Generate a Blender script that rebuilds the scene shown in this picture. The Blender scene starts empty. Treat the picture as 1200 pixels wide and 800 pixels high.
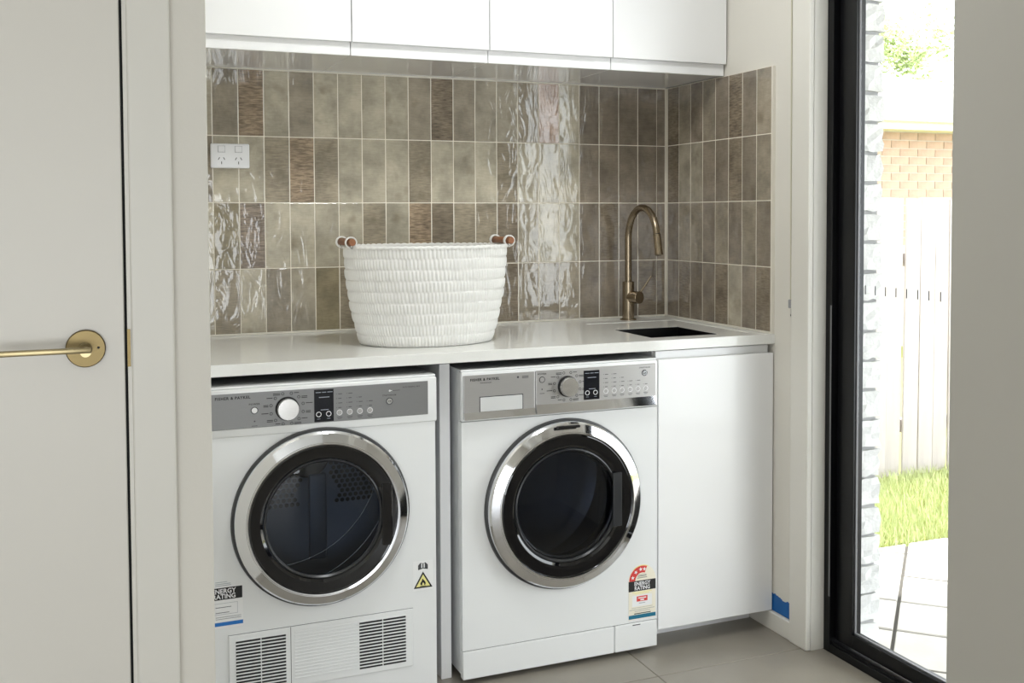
import bpy, bmesh, math, random
from mathutils import Vector, Matrix
random.seed(7)
S = bpy.context.scene
COL = S.collection
PI = math.pi

# ------------------------------------------------------------------ camera
# solved from the tile grid: focal 1229 px, principal point (608, 300.7) of the 1200x800 frame
cam = bpy.data.cameras.new('camera')
cam.sensor_width = 36.0
cam.lens = 1228.95 / 1200 * 36
cam.shift_x = (600 - 608.05) / 1200
cam.shift_y = (300.70 - 400) / 1200
cam.clip_start = 0.05
co = bpy.data.objects.new('camera', cam)
r_ = Vector((0.92432151, -0.38159205, -0.00415356))
u_ = Vector((0.01861197, 0.03420678, 0.99924146))
w_ = Vector((0.38116051, 0.92369768, -0.03872024))
m = Matrix.Identity(4)
for i in range(3):
    m[i][0] = r_[i]; m[i][1] = u_[i]; m[i][2] = -w_[i]
m[0][3], m[1][3], m[2][3] = -1.9129, -3.2594, 1.2578
co.matrix_world = m
COL.objects.link(co)
S.camera = co

# ------------------------------------------------------------------ sky, sun, exposure
wd = bpy.data.worlds.new('world'); S.world = wd; wd.use_nodes = True
bg = wd.node_tree.nodes['Background']
bg.inputs['Color'].default_value = (0.93, 0.97, 1.0, 1)
bg.inputs['Strength'].default_value = 4.6
sun = bpy.data.lights.new('sun', 'SUN'); sun.energy = 9.0; sun.angle = 0.01; sun.color = (1, .96, .9)
so = bpy.data.objects.new('sun', sun); COL.objects.link(so)
so.rotation_euler = Vector((-0.25, -0.12, -1.0)).to_track_quat('-Z', 'Y').to_euler()
def portal(loc, rot, sx, sy):
    l = bpy.data.lights.new('portal', 'AREA'); l.shape = 'RECTANGLE'; l.size = sx; l.size_y = sy
    l.cycles.is_portal = True
    o = bpy.data.objects.new('portal', l); COL.objects.link(o); o.location = loc; o.rotation_euler = rot
portal((-2.65, -6.5, .75), (PI/2, 0, 0), 3.7, 1.4)
portal((.3, -1.25, 1.05), (PI/2, 0, PI/2), .8, 2.1)
vs = S.view_settings
vs.view_transform = 'Standard'; vs.look = 'None'; vs.exposure = 0.44; vs.gamma = 1.0; vs.use_curve_mapping = False

# ------------------------------------------------------------------ materials
def srgb(r, g, b):
    f = lambda c: (c/255/12.92) if c/255 <= .04045 else ((c/255+.055)/1.055)**2.4
    return (f(r), f(g), f(b))
MATS = {}
def mat(name, col, rough=.5, metal=0., spec=.5, var=0., vscale=8., bump=0., bscale=60., coat=0., aniso=None, stretch=(1,1,1)):
    m = bpy.data.materials.new(name); m.use_nodes = True
    nt = m.node_tree; b = nt.nodes['Principled BSDF']
    b.inputs['Base Color'].default_value = (*col, 1)
    b.inputs['Roughness'].default_value = rough
    b.inputs['Metallic'].default_value = metal
    b.inputs['Specular IOR Level'].default_value = spec
    b.inputs['Coat Weight'].default_value = coat
    b.inputs['Coat Roughness'].default_value = .05
    if var or bump:
        tc = nt.nodes.new('ShaderNodeTexCoord'); mp = nt.nodes.new('ShaderNodeMapping')
        mp.inputs['Scale'].default_value = stretch
        nt.links.new(tc.outputs['Object'], mp.inputs['Vector'])
    if var:
        n = nt.nodes.new('ShaderNodeTexNoise'); n.inputs['Scale'].default_value = vscale; n.inputs['Detail'].default_value = 5
        nt.links.new(mp.outputs['Vector'], n.inputs['Vector'])
        mx = nt.nodes.new('ShaderNodeMix'); mx.data_type = 'RGBA'
        mx.inputs[6].default_value = (*[c*(1-var) for c in col], 1)
        mx.inputs[7].default_value = (*[min(1, c*(1+var)) for c in col], 1)
        nt.links.new(n.outputs['Fac'], mx.inputs[0]); nt.links.new(mx.outputs[2], b.inputs['Base Color'])
    if bump:
        n2 = nt.nodes.new('ShaderNodeTexNoise'); n2.inputs['Scale'].default_value = bscale; n2.inputs['Detail'].default_value = 3
        nt.links.new(mp.outputs['Vector'], n2.inputs['Vector'])
        bp = nt.nodes.new('ShaderNodeBump'); bp.inputs['Strength'].default_value = bump; bp.inputs['Distance'].default_value = .002
        nt.links.new(n2.outputs['Fac'], bp.inputs['Height']); nt.links.new(bp.outputs['Normal'], b.inputs['Normal'])
    MATS[name] = m
    return m
mat('wall_paint', srgb(222, 218, 209), .55, var=.015, vscale=3, bump=.06, bscale=220)
mat('trim_paint', srgb(224, 221, 213), .42, var=.01)
mat('wall_paint_shaded', srgb(190, 187, 179), .6, var=.02, vscale=3)  # wall paint darkened, so the near wall's shade is in its colour
mat('door_paint', srgb(222, 218, 210), .4, var=.012, vscale=2)
mat('ceiling_paint', srgb(240, 240, 236), .7, var=.01)
mat('cabinet_white', (.86, .86, .86), .28, var=.004, coat=.25)
mat('cabinet_gloss', (.84, .84, .85), .06, var=.004, coat=.4)
mat('stone_top', srgb(233, 233, 229), .10, var=.025, vscale=160)
mat('caulk', srgb(225, 220, 208), .6, var=.02)
mat('grout', srgb(234, 227, 212), .8, var=.06, vscale=40)
mat('appliance_white', (.83, .84, .84), .25, var=.006, vscale=2, coat=.2)
mat('appliance_side', (.74, .75, .75), .35, var=.01)
mat('chrome', (.82, .83, .86), .06, 1.0, var=.01)
mat('chrome_soft', (.78, .79, .80), .16, 1.0, var=.01)
mat('pull_silver', (.74, .75, .75), .25, .2, var=.01)
mat('brushed_panel', (.44, .43, .42), .42, .75, var=.06, vscale=30, stretch=(1, 1, 40))
mat('brushed_panel_dark', (.25, .25, .25), .45, .7, var=.06, vscale=30, stretch=(1, 1, 40))
mat('brushed_knob', (.80, .79, .78), .24, 1.0, var=.08, vscale=25)
mat('black_plastic', (.008, .008, .009), .25, var=.1)
mat('black_gloss', (.003, .003, .004), .04, var=.1, coat=.6)
mat('grip_dark', (.02, .021, .024), .3, var=.1)
mat('gasket', (.035, .036, .038), .4, var=.1)
mat('drum_steel', (.34, .36, .40), .35, .6, var=.06)
mat('drum_plate', (.14, .16, .20), .45, .3, var=.08)
mat('void_black', (.002, .002, .002), .9, var=.1)
mat('display_black', (.006, .007, .012), .1, var=.1)
mat('print_black', (.01, .01, .01), .6, var=.05)
mat('print_grey', (.06, .06, .065), .6, var=.05)
mat('print_white', (.85, .85, .86), .5, var=.01)
mat('print_faint', (.30, .32, .36), .5, var=.02)
mat('print_red', srgb(214, 62, 58), .5, var=.02)
mat('print_teal', srgb(22, 110, 140), .5, var=.02)
mat('print_blue', srgb(30, 112, 190), .5, var=.02)
mat('print_yellow', srgb(236, 228, 150), .5, var=.02)
mat('sticker_cream', srgb(238, 232, 214), .5, var=.01)
mat('sticker_white', (.84, .84, .84), .45, var=.01)
mat('slot_dark', (.012, .012, .014), .6, var=.1)
mat('black_frame', (.004, .004, .005), .28, spec=.3, var=.15)
mat('strip_grey', (.16, .16, .17), .5, var=.05)
mat('bronze', srgb(112, 98, 68), .36, 1.0, var=.12, vscale=14, stretch=(1, 1, 6))
mat('bronze_lever', srgb(160, 146, 112), .32, 1.0, var=.06, vscale=14)
mat('tap_nickel', srgb(150, 136, 116), .27, 1.0, var=.08, vscale=30, stretch=(6, 6, 1))
mat('sink_steel', (.03, .03, .03), .3, .9, var=.1)
mat('socket_white', (.88, .88, .89), .3, var=.005)
mat('switch_shadow', (.5, .5, .51), .5, var=.02)
mat('wicker_white', (.78, .77, .74), .6, var=.05, vscale=60)
mat('leather_white', (.80, .79, .76), .5, var=.04, vscale=40)
mat('handle_wood', srgb(138, 90, 58), .5, var=.3, vscale=30, stretch=(1, .15, 1))
mat('floor_tile', srgb(143, 137, 127), .32, var=.16, vscale=6, bump=.05, bscale=120)
mat('floor_grout', srgb(120, 114, 104), .85, var=.08)
mat('blue_tape', srgb(22, 98, 168), .55, var=.05, vscale=12)
mat('cord_white', srgb(204, 199, 178), .5, var=.02)
mat('clear_clip', (.35, .35, .36), .2, var=.05)
mat('white_brick', srgb(188, 188, 187), .8, var=.10, vscale=22, bump=1.0, bscale=90)
mat('white_mortar', srgb(150, 150, 149), .9, var=.08)
mat('paver', srgb(164, 160, 154), .85, var=.22, vscale=9, bump=.4)
mat('paver_joint', srgb(74, 71, 66), .9, var=.1)
mat('paling', srgb(172, 164, 160), .8, var=.16, vscale=7, stretch=(6, 6, .35), bump=.3)
mat('red_brick', srgb(162, 136, 122), .85, var=.40, vscale=9, bump=.5)
mat('mortar', srgb(180, 172, 162), .9, var=.06)
mat('gutter_cream', srgb(214, 210, 196), .5, var=.02)
mat('roof_tile', srgb(186, 182, 178), .8, var=.08)
mat('soil', srgb(128, 130, 70), .95, var=.2)
mat('grass', srgb(180, 188, 134), .7, var=.25, vscale=5)
mat('leaf', srgb(166, 180, 122), .6, var=.35, vscale=3)
mat('bark', srgb(120, 104, 86), .9, var=.2)

def glassmat(name, tint, ior=1.5):
    m = bpy.data.materials.new(name); m.use_nodes = True; nt = m.node_tree
    nt.nodes.remove(nt.nodes['Principled BSDF']); out = nt.nodes['Material Output']
    t = nt.nodes.new('ShaderNodeBsdfTransparent'); t.inputs['Color'].default_value = (*tint, 1)
    g = nt.nodes.new('ShaderNodeBsdfGlossy'); g.inputs['Roughness'].default_value = .015
    # Schlick reflectance, the same from both sides of the pane
    ge = nt.nodes.new('ShaderNodeNewGeometry'); dt = nt.nodes.new('ShaderNodeVectorMath'); dt.operation = 'DOT_PRODUCT'
    nt.links.new(ge.outputs['Normal'], dt.inputs[0]); nt.links.new(ge.outputs['Incoming'], dt.inputs[1])
    def M(op, a_, b_=None):
        n_ = nt.nodes.new('ShaderNodeMath'); n_.operation = op
        for i_, v_ in enumerate((a_, b_)):
            if v_ is None: continue
            if isinstance(v_, (int, float)): n_.inputs[i_].default_value = v_
            else: nt.links.new(v_, n_.inputs[i_])
        return n_.outputs[0]
    f0 = ((ior-1)/(ior+1))**2
    fr = M('ADD', M('MULTIPLY', M('POWER', M('SUBTRACT', 1.0, M('ABSOLUTE', dt.outputs['Value'])), 5.0), 1-f0), f0)
    mx = nt.nodes.new('ShaderNodeMixShader')
    nt.links.new(fr, mx.inputs[0]); nt.links.new(t.outputs[0], mx.inputs[1]); nt.links.new(g.outputs[0], mx.inputs[2])
    nt.links.new(mx.outputs[0], out.inputs['Surface']); MATS[name] = m
glassmat('clear_glass', (.97, .98, .98), 1.25)
glassmat('smoke_glass', (.40, .44, .50), 1.5)
glassmat('dark_glass', (.48, .50, .54), 1.5)

def tilemat():
    m = bpy.data.materials.new('glazed_tile'); m.use_nodes = True; nt = m.node_tree; L = nt.links.new
    N = nt.nodes.new; b = nt.nodes['Principled BSDF']
    oi = N('ShaderNodeObjectInfo'); tc = N('ShaderNodeTexCoord')
    mul = N('ShaderNodeMath'); mul.operation = 'MULTIPLY'; mul.inputs[1].default_value = 37.
    L(oi.outputs['Random'], mul.inputs[0])
    add = N('ShaderNodeVectorMath'); add.operation = 'ADD'
    L(tc.outputs['Object'], add.inputs[0]); L(mul.outputs[0], add.inputs[1])
    # cloudy glaze
    n1 = N('ShaderNodeTexNoise'); n1.inputs['Scale'].default_value = 11; n1.inputs['Detail'].default_value = 5; n1.inputs['Roughness'].default_value = .6
    L(add.outputs[0], n1.inputs['Vector'])
    rp = N('ShaderNodeMapRange'); rp.inputs[1].default_value = .32; rp.inputs[2].default_value = .68; rp.inputs[3].default_value = .70; rp.inputs[4].default_value = 1.24
    L(n1.outputs['Fac'], rp.inputs[0])
    # horizontal scratches of the brown tiles, strength from object alpha
    mp = N('ShaderNodeMapping'); mp.inputs['Scale'].default_value = (42, 42, 300); L(add.outputs[0], mp.inputs['Vector'])
    n2 = N('ShaderNodeTexNoise'); n2.inputs['Scale'].default_value = 1.; n2.inputs['Detail'].default_value = 4; L(mp.outputs[0], n2.inputs['Vector'])
    r2 = N('ShaderNodeMapRange'); r2.inputs[1].default_value = .36; r2.inputs[2].default_value = .60; r2.inputs[3].default_value = .62; r2.inputs[4].default_value = 1.18
    L(n2.outputs['Fac'], r2.inputs[0])
    mxs = N('ShaderNodeMix'); mxs.data_type = 'FLOAT'; mxs.inputs[2].default_value = 1.0
    L(oi.outputs['Alpha'], mxs.inputs[0]); L(r2.outputs[0], mxs.inputs[3])
    mm = N('ShaderNodeMath'); mm.operation = 'MULTIPLY'; L(rp.outputs[0], mm.inputs[0]); L(mxs.outputs[0], mm.inputs[1])
    vm = N('ShaderNodeVectorMath'); vm.operation = 'SCALE'; L(oi.outputs['Color'], vm.inputs[0]); L(mm.outputs[0], vm.inputs['Scale'])
    # darker olive clouds
    n4 = N('ShaderNodeTexNoise'); n4.inputs['Scale'].default_value = 16; n4.inputs['Detail'].default_value = 2; L(add.outputs[0], n4.inputs['Vector'])
    r4 = N('ShaderNodeMapRange'); r4.inputs[1].default_value = .60; r4.inputs[2].default_value = .75; r4.inputs[3].default_value = 0; r4.inputs[4].default_value = .45; L(n4.outputs['Fac'], r4.inputs[0])
    mx = N('ShaderNodeMix'); mx.data_type = 'RGBA'; mx.inputs[7].default_value = (.17, .135, .085, 1)
    L(r4.outputs[0], mx.inputs[0]); L(vm.outputs[0], mx.inputs[6]); L(mx.outputs[2], b.inputs['Base Color'])
    # wavy glaze
    mp3 = N('ShaderNodeMapping'); mp3.inputs['Scale'].default_value = (1.4, 1.4, .6); L(add.outputs[0], mp3.inputs['Vector'])
    n3 = N('ShaderNodeTexNoise'); n3.inputs['Scale'].default_value = 17; n3.inputs['Detail'].default_value = 2.6; n3.inputs['Distortion'].default_value = 1.2; L(mp3.outputs[0], n3.inputs['Vector'])
    bp = N('ShaderNodeBump'); bp.inputs['Strength'].default_value = .8; bp.inputs['Distance'].default_value = .0024
    L(n3.outputs['Fac'], bp.inputs['Height']); L(bp.outputs[0], b.inputs['Normal'])
    b.inputs['Roughness'].default_value = .05; b.inputs['Specular IOR Level'].default_value = .6
    b.inputs['Coat Weight'].default_value = .3; b.inputs['Coat Roughness'].default_value = .06
    L(bp.outputs[0], b.inputs['Coat Normal'])
    MATS['glazed_tile'] = m
tilemat()

# ------------------------------------------------------------------ helpers
ORG = {}
def link(o, parent=None, org=(0, 0, 0)):
    COL.objects.link(o)
    W = Vector(org); ORG[o.name] = W
    if parent is not None:
        o.parent = parent; o.location = W - ORG[parent.name]
    else:
        o.location = W
def tag(o, label=None, cat=None, group=None, kind=None):
    if label: o['label'] = label
    if cat: o['category'] = cat
    if group: o['group'] = group
    if kind: o['kind'] = kind
    return o
def thing(name, label, cat, org, group=None):
    o = bpy.data.objects.new(name, None); o.empty_display_size = .05; link(o, None, org)
    return tag(o, label, cat, group)
def B(): return bmesh.new()
def box(bm, x0, x1, y0, y1, z0, z1, bev=0., seg=2):
    v = [bm.verts.new((x, y, z)) for x in (x0, x1) for y in (y0, y1) for z in (z0, z1)]
    F = [(0, 1, 3, 2), (4, 6, 7, 5), (0, 4, 5, 1), (2, 3, 7, 6), (0, 2, 6, 4), (1, 5, 7, 3)]
    fs = [bm.faces.new([v[i] for i in f]) for f in F]
    if bev:
        es = list({e for f in fs for e in f.edges})
        bmesh.ops.bevel(bm, geom=es, offset=bev, segments=seg, profile=.5, affect='EDGES')
    return bm
def lathe(bm, prof, c, axis='y', n=96, close=True):
    # prof: list of (radius, position along axis) ; axis 'y': position grows towards -y (to the viewer)
    rings = []
    for r, h in prof:
        ring = []
        if r < 1e-6:
            p = (c[0], c[1]-h, c[2]) if axis == 'y' else ((c[0], c[1], c[2]+h) if axis == 'z' else (c[0]+h, c[1], c[2]))
            ring = [bm.verts.new(p)]
        else:
            for k in range(n):
                a = 2*PI*k/n; s, q = math.sin(a)*r, math.cos(a)*r
                if axis == 'y': p = (c[0]+q, c[1]-h, c[2]+s)
                elif axis == 'z': p = (c[0]+q, c[1]+s, c[2]+h)
                else: p = (c[0]+h, c[1]+q, c[2]+s)
                ring.append(bm.verts.new(p))
        rings.append(ring)
    for a, b in zip(rings, rings[1:]):
        if len(a) == 1 and len(b) == 1: continue
        for k in range(n):
            k2 = (k+1) % n
            if len(a) == 1: bm.faces.new((a[0], b[k], b[k2]))
            elif len(b) == 1: bm.faces.new((a[k], a[k2], b[0]))
            else: bm.faces.new((a[k], a[k2], b[k2], b[k]))
    return bm
def tube(bm, pts, rad, n=16, cap=True):
    pts = [Vector(p) for p in pts]
    rads = rad if isinstance(rad, (list, tuple)) else [rad]*len(pts)
    prev = None; rings = []
    for i, p in enumerate(pts):
        d = (pts[min(i+1, len(pts)-1)] - pts[max(i-1, 0)]).normalized()
        if prev is None:
            up = Vector((0, 0, 1)) if abs(d.z) < .9 else Vector((1, 0, 0))
            a = d.cross(up).normalized()
        else:
            a = (prev - d*prev.dot(d)).normalized()
        prev = a; b = d.cross(a)
        rings.append([bm.verts.new(p + (a*math.cos(2*PI*k/n) + b*math.sin(2*PI*k/n))*rads[i]) for k in range(n)])
    for A, Bq in zip(rings, rings[1:]):
        for k in range(n): bm.faces.new((A[k], A[(k+1) % n], Bq[(k+1) % n], Bq[k]))
    if cap:
        bm.faces.new(rings[0][::-1]); bm.faces.new(rings[-1])
    return bm
def poly_prism(bm, pts, y0, y1):
    # pts in (x,z), extruded between y0 (front, smaller) and y1
    a = [bm.verts.new((x, y0, z)) for x, z in pts]; b = [bm.verts.new((x, y1, z)) for x, z in pts]
    bm.faces.new(a); bm.faces.new(b[::-1])
    for k in range(len(pts)):
        k2 = (k+1) % len(pts); bm.faces.new((a[k], b[k], b[k2], a[k2]))
    return bm
def ob(name, bm, material, parent=None, smooth=False, org=None, ang=35):
    bmesh.ops.recalc_face_normals(bm, faces=bm.faces)
    xs = [v.co for v in bm.verts]
    lo = Vector([min(v[i] for v in xs) for i in range(3)]); hi = Vector([max(v[i] for v in xs) for i in range(3)])
    W = Vector(org) if org is not None else Vector(((lo.x+hi.x)/2, (lo.y+hi.y)/2, lo.z))
    for v in bm.verts: v.co -= W
    me = bpy.data.meshes.new(name)
    if smooth:
        for f in bm.faces: f.smooth = True
        for e in bm.edges:
            if len(e.link_faces) == 2 and e.calc_face_angle(0) > math.radians(ang): e.smooth = False
    bm.to_mesh(me); bm.free()
    me.materials.append(MATS[material])
    o = bpy.data.objects.new(name, me); link(o, parent, W)
    return o
def copy(o, W, parent=None, name=None):
    c = o.copy(); link(c, None, W)
    if parent is not None: c.parent = parent; c.location = Vector(W) - ORG[parent.name]
    return c
def struct(name, bm, material, label, cat, **k):
    o = ob(name, bm, material, **k); return tag(o, label, cat, kind='structure')
def text(name, s, size, x, y, z, material, parent, align='LEFT', sx=1., space=1., bold=0., ext=.0002):
    cu = bpy.data.curves.new('t', 'FONT'); cu.body = s; cu.size = size; cu.align_x = align
    cu.extrude = ext; cu.space_character = space; cu.offset = bold; cu.resolution_u = 2
    t = bpy.data.objects.new('t', cu); COL.objects.link(t)
    bpy.context.view_layer.update()
    me = bpy.data.meshes.new_from_object(t.evaluated_get(bpy.context.evaluated_depsgraph_get()))
    bpy.data.objects.remove(t); bpy.data.curves.remove(cu)
    me.transform(Matrix.Rotation(PI/2, 4, 'X') @ Matrix.Diagonal((sx, 1, 1, 1)))
    me.materials.clear(); me.materials.append(MATS[material]); me.name = name
    o = bpy.data.objects.new(name, me); link(o, parent, (x, y, z)); return o
def bars(bm, items, y, t=.0004):
    for x0, x1, z0, z1 in items: box(bm, x0, x1, y-t, y, z0, z1)
    return bm
def ringflat(bm, cx, cz, ro, ri, y, t=.0006, n=28):
    lathe(bm, [(ri, 0), (ri, t), (ro, t), (ro, 0)], (cx, y, cz), n=n)
    return bm

# ------------------------------------------------------------------ room shell
CE = 2.45
FX0, FX1, FY0 = -4.6, .045, -6.5      # floor extent
fl = struct('floor', box(B(), FX0, FX1, FY0, .1, -.06, -.0015), 'floor_grout', 'pale grey porcelain tiled floor of the laundry room', 'floor')
T = .6
def floor_tile_mesh(x0, x1, y0, y1): return box(B(), x0, x1, y0, y1, -.008, 0, .0012, 1)
for i in range(-7, 2):
    for j in range(-10, 2):
        x0, y0 = -.49 + i*T, -.797 + j*T
        x1, y1 = x0 + T, y0 + T
        a, b_, c_, d_ = max(x0, FX0)+.0012, min(x1, FX1)-.0012, max(y0, FY0)+.0012, min(y1, 0)-.0012
        if b_-a < .02 or d_-c_ < .02: continue
        ob('floor_tile', floor_tile_mesh(a, b_, c_, d_), 'floor_tile', fl)
wb = struct('wall_back', box(B(), -1.85, .12, 0, .12, -.06, CE), 'wall_paint', 'back wall of the laundry alcove with a taupe tiled splashback', 'wall')
DY0, DY1 = -.80, -1.62           # sliding door opening in the right wall
bm = B(); box(bm, 0, .10, DY0+.005, 0, -.06, CE); box(bm, 0, .10, DY1, DY0+.005, 2.12, CE); box(bm, 0, .10, -2.45, DY1, -.06, CE)
wr = struct('wall_right', bm, 'wall_paint', 'off-white right wall between splashback and black glass door', 'wall')
WLX = -1.738
struct('wall_left', box(B(), WLX-.09, WLX, -1.49, 0, -.06, CE, .001, 1), 'wall_paint', 'left side wall of the laundry alcove behind the door wall', 'wall')
bm = B(); box(bm, -1.853, WLX, -1.585, -1.49, -.06, CE, .002, 2); box(bm, -2.70, -1.853, -1.585, -1.49, 2.06, CE); box(bm, FX0, -2.70, -1.585, -1.49, -.06, CE)
struct('wall_front', bm, 'wall_paint', 'off-white wall holding the white door left of the alcove', 'wall')
struct('wall_near', box(B(), -.66, -.56, -6.5, -1.998, -.06, CE, .003, 2), 'wall_paint_shaded', 'grey shaded wall end at the right edge of the view', 'wall')
struct('wall_rear_right', box(B(), -.56, .1, -2.55, -2.45, -.06, CE), 'wall_paint', 'short wall beyond the glass door behind the near wall', 'wall')
struct('wall_side', box(B(), FX0-.1, FX0, FY0, -1.49, -.06, CE), 'wall_paint', 'far left wall of the adjoining room out of view', 'wall')
bm = B(); box(bm, FX0-.1, -4.5, FY0-.1, FY0, -.06, CE); box(bm, -.8, -.56, FY0-.1, FY0, -.06, CE); box(bm, -4.5, -.8, FY0-.1, FY0, -.06, .05); box(bm, -4.5, -.8, FY0-.1, FY0, 1.42, CE)
struct('wall_rear', bm, 'wall_paint', 'rear wall with a large window opening behind the camera', 'wall')
struct('ceiling', box(B(), FX0-.1, .12, FY0, .12, CE, CE+.1), 'ceiling_paint', 'white plaster ceiling above the room', 'ceiling')

# round ceiling light, added unseen above the frame to brighten the laundry
cl = thing('added_ceiling_light', 'round white ceiling light added out of view to brighten the laundry', 'ceiling light', (-.95, -1.2, CE-.085))
ob('base', lathe(B(), [(0, .085), (.175, .085), (.175, .060), (.168, .058)], (-.95, -1.2, CE-.085), 'z', 48), 'trim_paint', cl, smooth=True)
em = bpy.data.materials.new('added_lamp_diffuser'); em.use_nodes = True; pb = em.node_tree.nodes['Principled BSDF']
pb.inputs['Base Color'].default_value = (.9, .9, .9, 1); pb.inputs['Emission Color'].default_value = (.96, .985, 1, 1); pb.inputs['Emission Strength'].default_value = 30.0
MATS['added_lamp_diffuser'] = em
ob('diffuser', lathe(B(), [(.168, .060), (.160, .030), (.13, .012), (.07, .002), (0, 0)], (-.95, -1.2, CE-.085), 'z', 48), 'added_lamp_diffuser', cl, smooth=True)
# tiles ------------------------------------------------------------
TW, TH, Z0 = .0758, .2008, .9
PART = .0429
struct_g = ob('grout_bed', box(B(), WLX+.002, -.0005, -.0083, -.0002, Z0, Z0+4*TH), 'grout', wb)
ob('grout_bed', box(B(), -.0083, -.0002, -.640, -.0088, Z0, Z0+4*TH), 'grout', wr)
TONE = {'L': (.455, .410, .315, .15), 'G': (.38, .338, .262, .10), 'M': (.315, .272, .208, .2), 'N': (.335, .285, .208, .45),
        'B': (.33, .248, .168, 1.), 'S': (.26, .208, .15, 1.), 'D': (.235, .192, .14, .6), 'O': (.265, .225, .145, .2),
        'C': (.27, .215, .165, 1.), 'P': (.42, .30, .23, .3), 'K': (.245, .205, .158, .2)}
ROWS = ['MBLMLLLLMSMGGMPLKKKKK', 'LLNBNLLLNLLLNLLLKKKKK', 'OCLLLLNLBDNNDGLLKDKKK', 'NLMGONNNNNNNDMMMKKKDD']
def tile_mesh(w, h, axis):
    bm = B(); box(bm, -w/2, w/2, -.0092, -.001, 0, h, .0012, 2)
    me = bpy.data.meshes.new('wall_tile')
    bmesh.ops.recalc_face_normals(bm, faces=bm.faces)
    if axis == 'x': bmesh.ops.rotate(bm, verts=bm.verts, matrix=Matrix.Rotation(-PI/2, 3, 'Z'))
    for f in bm.faces: f.smooth = False
    bm.to_mesh(me); bm.free(); me.materials.append(MATS['glazed_tile']); return me
G_ = .0024
tm = tile_mesh(TW-G_, TH-G_, 'y'); tm_part = tile_mesh(PART-.0085-G_/2, TH-G_, 'y')
tm_r = tile_mesh(TW-G_, TH-G_, 'x')
def put_tile(me, W, tone, parent, axis):
    o = bpy.data.objects.new('wall_tile', me); link(o, parent, W)
    c = TONE[tone]; j = random.uniform(.92, 1.08)
    o.color = (c[0]*j, c[1]*j, c[2]*j, c[3])
    t = .0016
    o.rotation_euler = (random.uniform(-t, t), 0, random.uniform(-t, t)) if axis == 'y' else (0, random.uniform(-t, t), random.uniform(-t, t))
xl = -PART - 20*TW
for rI in range(4):
    z = Z0 + (3-rI)*TH + G_/2
    for cI in range(-2, 21):
        tone = ROWS[rI][cI] if cI >= 0 else random.choice('LMGN')
        if cI == 20: put_tile(tm_part, (-PART/2 - .0047, -.0, z), tone, wb, 'y')
        else: put_tile(tm, (xl + cI*TW + TW/2, 0, z), tone, wb, 'y')
    for cI in range(8):
        yc = -.6333 + (7-cI)*TW + TW/2
        tone = random.choice('KKKMKDG') if not (rI == 0 and cI == 5) else 'S'
        put_tile(tm_r, (0, yc, z), tone, wr, 'x')
bm = B(); box(bm, WLX, -.009, -.013, -.0095, Z0+.0, Z0+.006); box(bm, WLX, -.009, -.014, -.001, Z0+4*TH-.001, Z0+4*TH+.003); box(bm, -.0107, -.0090, -.0107, -.009, Z0+.001, Z0+4*TH)
ob('caulk_line', bm, 'caulk', wb)
bm = B(); box(bm, -.013, -.0095, -.635, -.013, Z0, Z0+.006); box(bm, -.0105, -.0002, -.6408, -.634, Z0, Z0+4*TH)
ob('tile_edge_trim', bm, 'caulk', wr)

# skirting, architrave, tape -------------------------------------
struct('baseboard_right', box(B(), -.014, -.0005, -.742, -.507, 0, .056, .002, 1), 'trim_paint', 'short white skirting board at the foot of the right wall', 'skirting board')
bm = B(); box(bm, -.018, .0, -.822, -.742, 0, 2.19, .004, 3)
box(bm, -.018, .0, DY1+.02-.08-.0, DY1-.01, 0, 2.19, .004, 3); box(bm, -.018, .0, DY1-.01, -.822, 2.11, 2.19)
struct('trim_1', bm, 'trim_paint', 'white architrave around the black glass door opening', 'door trim')
bm = B(); box(bm, .0, .0455, -.8215, -.802, 0, 2.12); box(bm, .0, .045, DY1+.001, DY1+.022, 0, 2.12); box(bm, .0, .0455, DY1+.022, -.8215, 2.10, 2.12)
struct('trim_2', bm, 'trim_paint', 'white timber reveal lining inside the glass door opening', 'door trim')
# blue tape with a torn upper edge
bm = B(); n = 26; lo = []; hi = []
for k in range(n+1):
    t = k/n; y = -.636 - t*.106
    lo.append((y, .0565)); hi.append((y, .107 - .004*t + random.uniform(-.0022, .0022) + .003*math.sin(t*9)))
a = [bm.verts.new((-.0011, y, z)) for y, z in lo]; b_ = [bm.verts.new((-.0011, y, z)) for y, z in hi]
c_ = [bm.verts.new((-.0002, y, z)) for y, z in lo]; d_ = [bm.verts.new((-.0002, y, z)) for y, z in hi]
for k in range(n):
    bm.faces.new((a[k], a[k+1], b_[k+1], b_[k])); bm.faces.new((b_[k], b_[k+1], d_[k+1], d_[k])); bm.faces.new((c_[k], d_[k], d_[k+1], c_[k+1])); bm.faces.new((a[k], c_[k], c_[k+1], a[k+1]))
bm.faces.new((a[0], b_[0], d_[0], c_[0])); bm.faces.new((a[n], c_[n], d_[n], b_[n]))
tag(ob('masking_tape', bm, 'blue_tape'), 'blue masking tape strip with torn top edge above the skirting', 'tape')

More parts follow.
